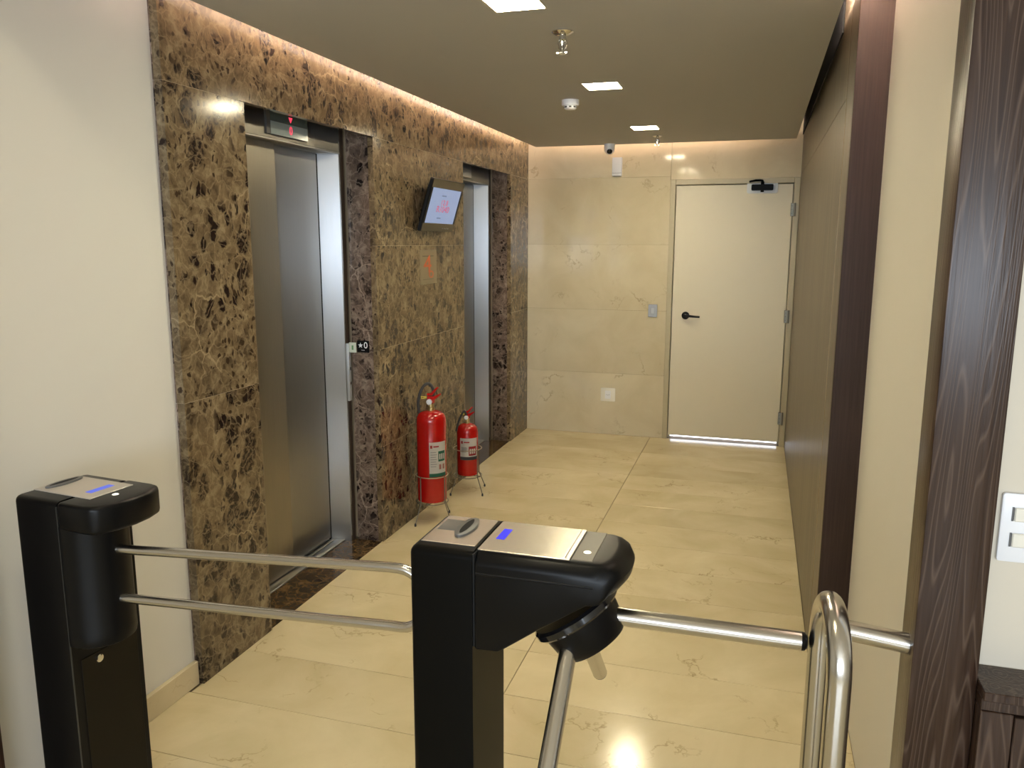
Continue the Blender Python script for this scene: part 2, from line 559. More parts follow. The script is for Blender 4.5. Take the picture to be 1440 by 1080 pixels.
# ---- right wall: flush wenge panelling with a hidden door leaf
wr = empty('wall_right')
tag(wr, 'dark wenge panelled wall with a flush hidden door', 'wall', kind='structure')
YN = 3.02
box('wall_core', (XW + 0.021, XW + 0.3), (YN + 0.02, YB + 0.2), (0, ZT), GAP, wr)
box('wood_panel', (XW, XW + 0.02), (YN + 0.004, 3.262), (0.0, ZT), WOOD_WALL, wr, 0.001)
box('wood_panel', (XW, XW + 0.02), (3.268, YB), (2.168, ZT), WOOD_WALL, wr, 0.001)
box('wood_panel', (XW, XW + 0.02), (3.270, YB), (0.004, 2.165), WOOD_WALL, wr, 0.001)
box('edge_strip', (XW - 0.0012, XW + 0.015), (3.255, 3.2635), (0.0, 2.168), mat('edge_strip', (0.26, 0.20, 0.12), 0.3), wr)
box('end_panel', (XW, XC + 0.02), (YN - 0.016, YN + 0.0035), (0.0, ZT), WOOD_END, wr, 0.001)
wc = box('wall_right_plaster', (XC, XC + 0.2), (1.70, YN - 0.016), (0, 2.9), CREAM)
tag(wc, 'cream painted wall strip between wenge post and wenge panelling', 'wall', kind='structure')

# ---- lobby side
wf = box('wall_lobby_right', (0.42, 3.2), (1.654, 1.80), (0, 2.9), WHITE)
tag(wf, 'white lobby wall right of the wenge post', 'wall', kind='structure')
p1 = prism('trim_1', [(0.32, 1.588), (0.434, 1.588), (0.434, 1.66), (0.38, 1.66), (0.38, 1.705), (0.32, 1.705)], 2, 0, 2.7, WOOD_POST, bev=0.002, seg=2)
tag(p1, 'tall wenge wood casing post in the right foreground', 'post', kind='structure')
p2 = box('trim_2', (-2.10, -1.915), (1.38, 1.498), (0, 2.7), WOOD_POST, bev=0.002)
tag(p2, 'wenge casing post at the far left edge', 'post', kind='structure')
w2 = box('wall_lobby_left', (-4.2, -2.0), (1.44, 1.60), (0, 2.9), WHITE)
tag(w2, 'white lobby wall left of the hall entrance', 'wall', kind='structure')
w3 = box('wall_lobby_west', (-4.4, -4.2), (-4.3, 1.6), (0, 2.9), WHITE)
tag(w3, 'white side wall of the lobby on the left', 'wall', kind='structure')
w4 = box('wall_lobby_east', (3.2, 3.4), (-4.3, 1.8), (0, 2.9), WHITE)
tag(w4, 'white side wall of the lobby on the right', 'wall', kind='structure')
w5 = empty('wall_lobby_front')
tag(w5, 'lobby wall with tall windows behind the viewer', 'wall', kind='structure')
box('wall_piece', (-4.2, -1.7), (-4.3, -4.1), (0, 2.9), WHITE, w5)
box('wall_piece', (3.1, 3.2), (-4.3, -4.1), (0, 2.9), WHITE, w5)
box('wall_piece', (-1.7, 3.1), (-4.3, -4.1), (2.32, 2.9), WHITE, w5)
box('wall_piece', (-1.7, 3.1), (-4.3, -4.1), (0, 1.04), WHITE, w5)
for i in range(3):
    xx = -1.7 + 1.2 * (i + 1)
    box('mullion', (xx - 0.025, xx + 0.025), (-4.25, -4.15), (1.04, 2.32), BLACKM, w5)
lc = box('ceiling_lobby', (-4.2, 3.2), (-4.3, 1.5), (2.9, 3.0), WHITE)
tag(lc, 'white lobby ceiling above the viewer', 'ceiling', kind='structure')
hd = box('wall_portal_header', (-2.0, 0.45), (1.42, 1.50), (2.6, 3.0), WHITE)
tag(hd, 'plaster header over the hall entrance', 'wall', kind='structure')

# wainscot beside the post
ws = empty('trim_3', (0.434, 1.56, 0))
tag(ws, 'low wenge wainscot with a ledge below the light switch', 'wainscot', kind='structure')
box('cap', (0.001, 2.7), (-0.018, 0.093), (0.822, 0.84), WOOD_POST, ws, 0.0015)
box('rail', (0.001, 2.7), (-0.006, 0.09), (0.798, 0.822), WOOD_POST, ws, 0.001)
for i in range(11):
    x0 = 0.001 + (0.0575 if i else 0) + (i - 1) * 0.24 * (1 if i else 0)
    x1 = 0.001 + 0.0545 if i == 0 else x0 + 0.237
    box('wood_panel', (x0, x1), (-0.008 if i == 0 else -0.004, 0.09), (0.0, 0.797 if i == 0 else 0.790), WOOD_POST, ws, 0.0015)

# ---- ceiling
ZC = 2.43
cl = empty('ceiling')
tag(cl, 'dropped grey beige ceiling with lit slots along its edges', 'ceiling', kind='structure')
CX0, CX1, CY1 = XM + 0.097, 0.217, YB - 0.106
LIGHTS = [(-0.823, 2.705), (-0.808, 4.205), (-0.808, 5.775)]
LS = 0.093
# plate in strips, leaving square openings for the recessed lights
def cplate(x, y):
    box('ceiling_board', x, y, (ZC, ZC + 0.02), CEIL, cl)
cplate((CX0, LIGHTS[0][0] - LS), (1.5, CY1))
cplate((LIGHTS[0][0] + LS + 0.02, CX1), (1.5, CY1))
yy = 1.5
for lx, ly in LIGHTS:
    cplate((LIGHTS[0][0] - LS, LIGHTS[0][0] + LS + 0.02), (yy, ly - LS))
    cplate((LIGHTS[0][0] - LS, lx - LS), (ly - LS, ly + LS)) if lx - LS > LIGHTS[0][0] - LS + 0.001 else None
    cplate((lx + LS, LIGHTS[0][0] + LS + 0.02), (ly - LS, ly + LS))
    yy = ly + LS
cplate((LIGHTS[0][0] - LS, LIGHTS[0][0] + LS + 0.02), (yy, CY1))
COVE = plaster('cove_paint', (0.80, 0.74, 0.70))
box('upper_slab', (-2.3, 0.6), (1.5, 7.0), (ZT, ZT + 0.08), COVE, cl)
box('slot_lining', (XW - 0.006, XW), (3.6, YB), (2.47, ZT), GAP, cl)  # black sheet standing in for the dark of the unlit right slot
box('slot_lining', (CX1 - 0.06, CX1 - 0.05), (3.6, CY1), (ZC + 0.02, ZT), GAP, cl)  # black sheet on the other side, same painted darkness of the slot
box('slot_lining', (XL - 0.1, XC), (1.5, 1.52), (ZC, ZT), CEIL, cl)
# added unseen upstands that keep the strips' sharp reflection off the marble
for x, y in (((CX0, CX0 + 0.012), (2.36, CY1)), ((CX0 + 0.012, CX1), (CY1 - 0.012, CY1)), ((CX1 - 0.012, CX1), (1.6, 3.6))):
    box('added_cove_lip', x, y, (ZC + 0.02, ZC + 0.0445), COVE, cl)
# cove strips lie on the ceiling edge
def strip(label, x, y, z=(ZC + 0.028, ZC + 0.040)):
    o = box('led_strip', x, y, z, LEDSTRIP)
    tag(o, label, 'light strip', 'cove light strips')
    return o
strip('pinkish cove light strip above the brown marble wall', (CX0 + 0.045, CX0 + 0.065), (2.42, CY1 - 0.1))
strip('warm cove light strip above the cream marble end wall', (-1.35, -0.22), (CY1 - 0.062, CY1 - 0.042))
strip('pinkish cove light strip above the right plaster wall', (CX1 - 0.095, CX1 - 0.075), (1.75, 3.35))

# ================================================================== CEILING THINGS
def ceiling_light(lx, ly, label, lm, lz=ZC):
    t = tag(empty('ceiling_light', (lx, ly, lz)), label, 'ceiling light', 'square recessed ceiling lights')
    s, d = LS - 0.001, 0.012
    bm = bmesh.new()
    for (x0, x1, y0, y1) in ((-s, s, -s, -s + 0.006), (-s, s, s - 0.006, s), (-s, -s + 0.006, -s + 0.006, s - 0.006), (s - 0.006, s, -s + 0.006, s - 0.006)):
        mtx = Matrix.Translation(((x0 + x1) / 2, (y0 + y1) / 2, 0.008)) @ Matrix.Diagonal((x1 - x0, y1 - y0, 0.02, 1))
        bmesh.ops.create_cube(bm, size=1, matrix=mtx)
    link('frame', finish(bm, 'frame'), LAMP_FRAME, t)
    box('diffuser', (-s + 0.006, s - 0.006), (-s + 0.006, s - 0.006), (0.001, 0.010), lm, t, 0.001)
ceiling_light(*LIGHTS[0], 'square recessed ceiling light cut by the top of the photo, nearest', LAMP_COOL)
ceiling_light(*LIGHTS[1], 'square recessed ceiling light beside the smoke detector', LAMP)
ceiling_light(*LIGHTS[2], 'square recessed ceiling light nearest the end wall', LAMP)

ceiling_light(-0.82, 0.95, 'square fill light added out of view above the viewer', mat('added_fill_diffuser', (0.9, 0.9, 0.85), 0.5, emit=LED_WARM, estr=120.0), 2.882)  # added unseen fill lamp, brightens the floor and walls near the entrance

def sprinkler(x, y, s, label):
    t = tag(empty('sprinkler', (x, y, ZC)), label, 'sprinkler', 'ceiling sprinklers')
    lathe('escutcheon', [(0.036 * s, 0), (0.036 * s, -0.003), (0.026 * s, -0.009 * s), (0.016 * s, -0.012 * s)], CHROME, t, seg=20)
    lathe('body', [(0.012 * s, -0.010), (0.012 * s, -0.026 * s), (0.007 * s, -0.03 * s), (0.005 * s, -0.058 * s), (0.006 * s, -0.066 * s)], CHROME, t, seg=14)
    for k in (-1, 1):
        tube('yoke_arm', [(k * 0.011 * s, 0, -0.024 * s), (k * 0.015 * s, 0, -0.036 * s), (k * 0.012 * s, 0, -0.05 * s), (k * 0.003 * s, 0, -0.062 * s)], 0.0028 * s, CHROME, t, 8)
    bm = bmesh.new()
    n = 12
    top, bot = [], []
    for i in range(n * 2):
        r = (0.019 if i % 2 == 0 else 0.013) * s
        a = math.pi * i / n
        top.append(bm.verts.new((r * math.cos(a), r * math.sin(a), -0.066 * s)))
        bot.append(bm.verts.new((r * math.cos(a), r * math.sin(a), -0.069 * s)))
    bm.faces.new(top); bm.faces.new(bot[::-1])
    for i in range(n * 2):
        bm.faces.new((top[i], bot[i], bot[(i + 1) % (2 * n)], top[(i + 1) % (2 * n)]))
    link('deflector', finish(bm, 'deflector'), CHROME, t)
sprinkler(-0.754, 3.11, 1.15, 'chrome sprinkler head between the two nearer ceiling lights')
sprinkler(-0.774, 6.21, 1.0, 'chrome sprinkler head close to the end wall')

t = tag(empty('smoke_detector', (-1.056, 4.56, ZC)), 'round white smoke detector on the ceiling', 'smoke detector')
lathe('base', [(0.048, 0), (0.048, -0.026), (0.045, -0.030)], WHITEP, t, seg=28)
lathe('chamber', [(0.033, -0.030), (0.034, -0.044), (0.028, -0.050), (0.02, -0.0515)], WHITEP, t, seg=28)
for k in range(8):
    a = 2 * math.pi * k / 8 + 0.2
    o = box('vent', (-0.007, 0.007), (-0.002, 0.002), (-0.0425, -0.0345), DARKINK, t)
    o.location = (0.0335 * math.cos(a), 0.0335 * math.sin(a), -0.0385)
    o.rotation_euler = (0, 0, a + math.pi / 2)

t = tag(empty('security_camera', (-1.205, 6.615, ZC)), 'small white dome security camera at the ceiling edge', 'camera')
lathe('housing', [(0.043, 0), (0.043, -0.030), (0.042, -0.045), (0.036, -0.062), (0.024, -0.075), (0.010, -0.081)], WHITEP, t, seg=28)
d = Vector((0.17, -0.72, -0.62)).normalized()
lathe('lens', [(0.022, 0.0), (0.022, 0.012), (0.017, 0.017), (0.006, 0.0185)], BLACKG, t, tuple(Vector((0, 0, -0.036)) + d * 0.030), tuple(d), 20)

# ================================================================== ELEVATORS
def star(name, cx, cz, R, r, y, th, material, parent):
    pts = []
    for i in range(10):
        a = math.pi / 2 + math.pi * i / 5
        rr = R if i % 2 == 0 else r
        pts.append((cx + rr * math.cos(a), cz + rr * math.sin(a)))
    return prism(name, pts, 1, y - th, y, material, parent)

def elevator(y0, y1, label, near):
    """local origin on the floor, at x of the marble face and y of the opening's near side"""
    t = tag(empty('elevator_entrance', (XM, y0, 0)), label, 'elevator', 'elevator entrances')
    w = y1 - y0
    yj = w - 0.045                       # inner edge of the far jamb
    XF = -0.171                          # face of the steel frame
    br = mat('bronze_jamb_face', (0.085, 0.060, 0.045), 0.35, 0.35)
    for ya, yb, yi in ((yj, w, yj), (0.0, 0.045, 0.0405)):
        box('jamb', (-0.345, XF - 0.004), (ya + (0.004 if yi == ya else 0), yb - (0 if yi == ya else 0.004)), (0, 2.26), br, t)
        box('jamb_face', (XF - 0.004, XF), (ya, yb), (0, 2.26), br, t, 0.001)
        box('jamb_return', (-0.345, XF - 0.0045), (yi, yi + 0.0045), (0, 2.26), STEEL_RET_LIT, t)
        box('jamb_edge', (XF - 0.002, XF + 0.002), (yi - 0.001 if yi == ya else yi + 0.002, yi + 0.002 if yi == ya else yi + 0.005), (0, 2.26), CHROME, t)
    hb = box('header', (-0.345, XF), (0.046, yj - 0.0015), (2.103, 2.26), brushed('brushed_steel_header', (0.24, 0.225, 0.20), 0.38, 0.9, 0.0), t, 0.0015)
    box('header_trim', (XF - 0.02, XF + 0.004), (0.046, yj - 0.0015), (2.096, 2.1025), STEEL, t, 0.001)
    # two telescopic panels
    pd = 0.595 + (0.0)
    box('door_panel', (-0.290, -0.262), (0.046, pd), (0.012, 2.2), STEEL_L, t, 0.002)
    box('door_panel', (-0.325, -0.298), (pd - 0.04, yj - 0.012), (0.012, 2.2), STEEL_DOOR, t, 0.002)
    box('shaft_back', (-0.40, -0.346), (-0.02, w + 0.02), (0, 2.26), GAP, t)
    box('door_gap', (-0.3445, -0.299), (yj - 0.0115, yj - 0.0005), (0, 2.1), GAP, t)
    box('panel_gap_shade', (-0.2975, -0.2905), (pd, pd + 0.010), (0.012, 2.2), GAP, t)  # black strip painting the shade of the seam between the panels
    sl = empty('sill'); sl.parent = t
    for k, (a, b) in enumerate(((-0.345, -0.306), (-0.300, -0.272), (-0.266, -0.2155))):
        box('track', (a, b), (0.046, yj - 0.0015), (-0.01, 0.004 if k < 2 else 0.006), STEEL, sl, 0.001)
    # floor indicator on the header
    iy0, iy1 = (0.385, 0.72) if near else (0.30, 0.60)
    ind = box('floor_indicator', (XF, XF + 0.012), (iy0, iy1), (2.118, 2.258), GREYP, t, 0.002)
    ix = (0.006, 0.0075)
    kz = -(2.118 + 2.258) / 2
    ky = -(iy0 + iy1) / 2
    box('glass', ix, (iy0 + 0.03 + ky, iy1 + ky), (2.120 + kz, 2.176 + kz), GLASS_IND if near else STEEL, ind, 0.0005)
    box('glass', ix, (iy0 + 0.03 + ky, iy1 + ky), (2.1785 + kz, 2.257 + kz), GLASS_IND_SHADE if near else STEEL, ind, 0.0005)
    if near:
        cy = iy0 + ky + 0.190
        prism('arrow', [(cy - 0.016, 2.208 + kz), (cy + 0.016, 2.208 + kz), (cy, 2.184 + kz)], 0, 0.0076, 0.0086, RED_E, ind)
        text('digit', '0', 0.052, RED_E, ind, (0.0082, cy, 2.148 + kz), (0, 1, 0), (0, 0, 1))
    # call station beside the far jamb
    if near:
        cp = box('call_panel', (XF + 0.0005, XF + 0.014), (w - 0.042, w - 0.014), (0.80, 1.115), mat('call_panel_steel', (0.60, 0.62, 0.64), 0.35, 0.6), t, 0.003, 2)
        for zz in (-0.06, 0.02):
            lathe('button', [(0.009, 0), (0.009, 0.003), (0.006, 0.0045)], CHROME, cp, (0.0068, 0.0, zz), (1, 0, 0), 16)
        fl_ = box('floor_flag', (XF + 0.0145, XF + 0.056), (w - 0.034, w - 0.029), (1.066, 1.120), mat('pale_tag', (0.62, 0.66, 0.58), 0.4), t, 0.001)
        box('green_mark', (-0.004, 0.006), (-0.0042, -0.0031), (-0.012, 0.012), mat('green_mark', (0.12, 0.28, 0.12), 0.5), fl_)
        pl = box('floor_plate', (XF + 0.046, XF + 0.118), (w - 0.003, w - 0.0003), (1.064, 1.128), BLACKG, t, 0.0008)
        pl['label'] = 'black floor plate with white star and zero'
        star('star', -0.015, 0.006, 0.0155, 0.0065, -0.0014, 0.0008, WHITEP, pl)
        text('digit', '0', 0.048, WHITEP, pl, (0.016, -0.0018, 0.006), (1, 0, 0), (0, 0, 1), 0.0004)
        for k in range(4):
            box('braille', (-0.009 + 0.005 * k, -0.0065 + 0.005 * k), (-0.0022, -0.0013), (-0.0205, -0.018), WHITEP, pl)
    return t
elevator(*EL[0], 'nearer steel elevator entrance with red floor indicator and star plate', True)
elevator(*EL[1], 'farther steel elevator entrance behind the fire extinguishers', False)

# ================================================================== SERVICE DOOR
dr = empty('door_1', (-0.23, YB, 0))
tag(dr, 'plain beige service door with black lever handle', 'door', kind='structure')
fx0, fx1 = DX0 + 0.23, DX1 + 0.23
box('frame_jamb', (fx0, fx0 + 0.042), (-0.012, 0.12), (0, DZ), FRAMEP, dr, 0.003)
box('frame_jamb', (fx1 - 0.044, fx1), (-0.012, 0.12), (0, DZ), FRAMEP, dr, 0.003)
box('frame_head', (fx0 + 0.0425, fx1 - 0.0445), (-0.012, 0.12), (2.110, DZ), FRAMEP, dr, 0.003)
box('door_stop', (fx0 + 0.0425, fx0 + 0.056), (0.052, 0.12), (0, 2.1095), FRAMEP, dr)
box('door_stop', (fx1 - 0.058, fx1 - 0.0445), (0.052, 0.12), (0, 2.1095), FRAMEP, dr)
lx0, lx1 = fx0 + 0.047, fx1 - 0.052
leaf = box('door_leaf', (lx0, lx1), (0.006, 0.046), (0.032, 2.104), DOORP, dr, 0.002)
# bright corridor behind the leaf shows under the door
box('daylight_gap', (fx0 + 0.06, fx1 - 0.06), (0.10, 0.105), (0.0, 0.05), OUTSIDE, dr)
box('room_behind', (fx0, fx1), (0.121, 0.13), (0, DZ), GAP, dr)
cz = -(0.032 + 2.104) / 2
cx = -(lx0 + lx1) / 2
hx = 0.23 - 0.567
hn = lathe('door_handle', [(0.032, 0), (0.032, 0.007), (0.028, 0.010), (0.012, 0.011), (0.012, 0.045)], BLACK, leaf, (hx + cx, -0.020, 1.055 + cz), (0, -1, 0), 24)
tube('lever', [(0.0, -0.042, 0), (0.03, -0.044, -0.001), (0.075, -0.044, -0.004), (0.118, -0.042, -0.006)], [0.011, 0.0105, 0.009, 0.008], BLACK, hn, 12)
box('latch_plate', (fx0 + 0.042, fx0 + 0.0465), (-0.002, 0.03), (0.98, 1.12), STEEL, dr, 0.001)
for hz in (1.905, 1.069, 0.235):
    hg = box('hinge', (lx1 - 0.010, lx1 + 0.028), (-0.020, -0.001), (hz - 0.05, hz + 0.05), mat('hinge_steel', (0.22, 0.21, 0.17), 0.4, 0.7), dr, 0.002)
    lathe('knuckle', [(0.007, -0.051), (0.007, 0.051)], MATS['hinge_steel'], hg, (0.012, -0.009, 0), (0, 0, 1), 12)
    for sz in (-0.03, 0.0, 0.03):
        lathe('screw', [(0.0032, 0), (0.0026, 0.0015)], DARKINK, hg, (-0.009, -0.0095, sz), (0, -1, 0), 10)
clo = prism('door_closer', rrect(0.232, 0.088, 0.014), 1, -0.0, 0.012, mat('closer_plate', (0.72, 0.74, 0.74), 0.35), leaf, (0.23 - 0.012 + cx, -0.033, 2.078 + cz))
prism('closer_body', [(x, z) for x, z in rrect(0.165, 0.046, 0.009)], 1, -0.038, -0.0005, BLACKM, clo)
lathe('pinion', [(0.013, -0.036), (0.013, 0.040), (0.011, 0.046)], BLACKM, clo, (0.0, -0.019, 0.0), (0, 0, 1), 16)
tube('arm', [(0.0, -0.019, 0.05), (-0.02, -0.055, 0.052), (-0.055, -0.075, 0.05), (-0.085, -0.03, 0.048), (-0.10, 0.012, 0.046)], 0.0085, BLACKM, clo, 10)

# ================================================================== WALL THINGS ON THE END WALL
t = tag(box('sensor_box', (-1.203, -1.123), (YB - 0.036, YB - 0.0002), (2.19, 2.337), WHITEP, None, 0.004, 2), 'small white sensor box high on the end wall below the camera', 'sensor')
box('seam', (-0.0385, 0.0385), (-0.0183, -0.0175), (-0.052, -0.050), GREYP, t)
box('wall_bracket', (-0.03, 0.03), (-0.012, 0.0175), (-0.0765, -0.0725), GREYP, t)

t = tag(empty('switch_box', (-0.837, YB, 1.088)), 'grey metal switch plate left of the service door', 'switch')
box('plate', (-0.037, 0.037), (-0.009, -0.0003), (-0.053, 0.053), mat('grey_steel_plate', (0.30, 0.30, 0.29), 0.35, 0.7), t, 0.002)
box('rocker', (-0.013, 0.013), (-0.013, -0.0092), (-0.024, 0.024), mat('grey_rocker', (0.42, 0.42, 0.42), 0.35, 0.3), t, 0.002)

t = tag(empty('outlet_plate', (-1.199, YB, 0.352)), 'white outlet plate low on the end wall', 'outlet')
prism('plate', rrect(0.126, 0.118, 0.008), 1, -0.009, -0.0003, IVORY, t, bev=0.0015)
prism('socket', rrect(0.05, 0.07, 0.006), 1, -0.0105, -0.0092, WHITEP, t)
for k in (-1, 0, 1):
    lathe('hole', [(0.0026, 0), (0.0026, 0.0004)], DARKINK, t, (k * 0.011, -0.0106, -0.002 if k == 0 else 0.0), (0, -1, 0), 10)

# light switch plate by the post
t = tag(empty('light_switch', (0.534, 1.654, 1.124)), 'white double light switch plate at the right edge', 'switch')
prism('plate', rrect(0.152, 0.134, 0.006), 1, -0.009, -0.0003, WHITEP, t, bev=0.002)
for zz in (0.0275, -0.0225):
    k = box('rocker', (-0.055, 0.045), (-0.0145, -0.0092), (zz - 0.0135, zz + 0.0135), IVORY, t, 0.002)
    box('rocker_gap', (-0.0535, -0.0502), (0.0012, 0.0045), (-0.0135, 0.0135), GREYP, k)

# ================================================================== MONITOR
yA, yB_ = 4.345, 4.845
tilt = math.radians(17)
t = tag(empty('monitor', (XM + 0.045, (yA + yB_) / 2, 1.712)), 'black monitor tilted down from the marble between the elevators', 'monitor')
w2_ = (yB_ - yA) / 2
hh = 0.312
piv = empty('tilt'); bpy.data.objects.remove(piv)
def tlt(o):
    o.rotation_euler = (0, tilt, 0)
    return o
# local frame: x out of wall, y along wall, z up; tilted about the bottom edge
def mpoint(x, y, z):
    return (x * math.cos(tilt) + z * math.sin(tilt), y, -x * math.sin(tilt) + z * math.cos(tilt))
def mbox(name, x, y, z, material, bev=0.0, par=t):
    c = mpoint((x[0] + x[1]) / 2, (y[0] + y[1]) / 2, (z[0] + z[1]) / 2)
    o = link(name, box_mesh(x[1] - x[0], y[1] - y[0], z[1] - z[0], bev, material), material, par, c)
    return tlt(o)
mbox('housing', (-0.022, 0.0), (-w2_, w2_), (0, hh), BLACK, 0.004)
mbox('rear_housing', (-0.052, -0.0225), (-w2_ + 0.06, w2_ - 0.06), (0.05, hh - 0.05), BLACKM, 0.006)
fz = (0.030, hh - 0.052)
bez = mat('monitor_bezel', (0.035, 0.027, 0.015), 0.16)
mbox('bezel_top', (0.0003, 0.004), (-w2_ + 0.002, w2_ - 0.002), (hh - 0.052, hh - 0.002), bez, 0.001)
mbox('bezel_bottom', (0.0003, 0.004), (-w2_ + 0.002, w2_ - 0.002), (0.002, 0.052), bez, 0.001)
mbox('bezel_side', (0.0003, 0.004), (-w2_ + 0.002, -w2_ + 0.024), (0.0525, hh - 0.0525), BLACK, 0.001)
mbox('bezel_side', (0.0003, 0.004), (w2_ - 0.024, w2_ - 0.002), (0.0525, hh - 0.0525), BLACK, 0.001)
scr = mbox('screen', (0.0003, 0.0022), (-w2_ + 0.0245, w2_ - 0.0245), (0.0525, hh - 0.0525), SCREEN)
zmid = (0.0525 + hh - 0.0525) / 2
for body, size, dz, mm_ in (('12.8', 0.046, 0.020, SCREEN_RED), ('R1040', 0.054, -0.020, SCREEN_RED)):
    o = text('screen_text', body, size, mm_, scr, (0.0016, 0, dz), (0, 1, 0), (0, 0, 1), 0.0003, sx=1.45)
for dz, ww in ((0.062, 0.07), (-0.072, 0.06)):
    box('screen_line', (0.0012, 0.0016), (-ww / 2 - 0.03, ww / 2 - 0.03), (dz - 0.004, dz + 0.004), SCREEN_GREY, scr)
for k in range(4):
    mbox('control_button', (0.004, 0.0055), (0.06 + 0.03 * k, 0.072 + 0.03 * k), (0.02, 0.026), GREYP)
box('wall_mount', (-0.0449, -0.030), (-0.06, 0.06), (0.05, 0.19), BLACKM, t, 0.002)
tube('mount_arm', [(-0.031, 0, 0.15), (0.0, 0, 0.165), mpoint(-0.058, 0, 0.18)], 0.016, BLACKM, t, 12)

# floor plaque under the monitor
t = tag(empty('floor_plaque', (XM, 4.563, 1.502)), 'tan plaque with orange floor number below the monitor', 'sign')
box('plate', (0.0003, 0.005), (-0.125, 0.125), (-0.102, 0.102), PLAQUE, t, 0.001)
box('heading', (0.0051, 0.0056), (-0.095, 0.075), (0.062, 0.068), mat('plaque_ink', (0.10, 0.08, 0.05), 0.5), t)
text('number', '4', 0.150, ORANGE, t, (0.0056, -0.020, 0.012), (0, 1, 0), (0, 0, 1), 0.0004, sx=1.7)
text('ordinal', 'o', 0.095, ORANGE, t, (0.0056, 0.034, -0.038), (0, 1, 0), (0, 0, 1), 0.0004, sx=1.6)
box('footer', (0.0051, 0.0056), (-0.09, 0.07), (-0.075, -0.072), MATS['plaque_ink'], t)

# ================================================================== FIRE EXTINGUISHERS
def patch(name, R, a0, a1, z0, z1, material, parent, n=10):
    bm = bmesh.new()
    lo, hi = [], []
    for i in range(n + 1):
        a = a0 + (a1 - a0) * i / n
        lo.append(bm.verts.new((R * math.cos(a), R * math.sin(a), z0)))
        hi.append(bm.verts.new((R * math.cos(a), R * math.sin(a), z1)))
    for i in range(n):
        bm.faces.new((lo[i], lo[i + 1], hi[i + 1], hi[i]))
    bmesh.ops.solidify(bm, geom=bm.faces[:], thickness=0.0004)
    return link(name, finish(bm, name, 40), material, parent)

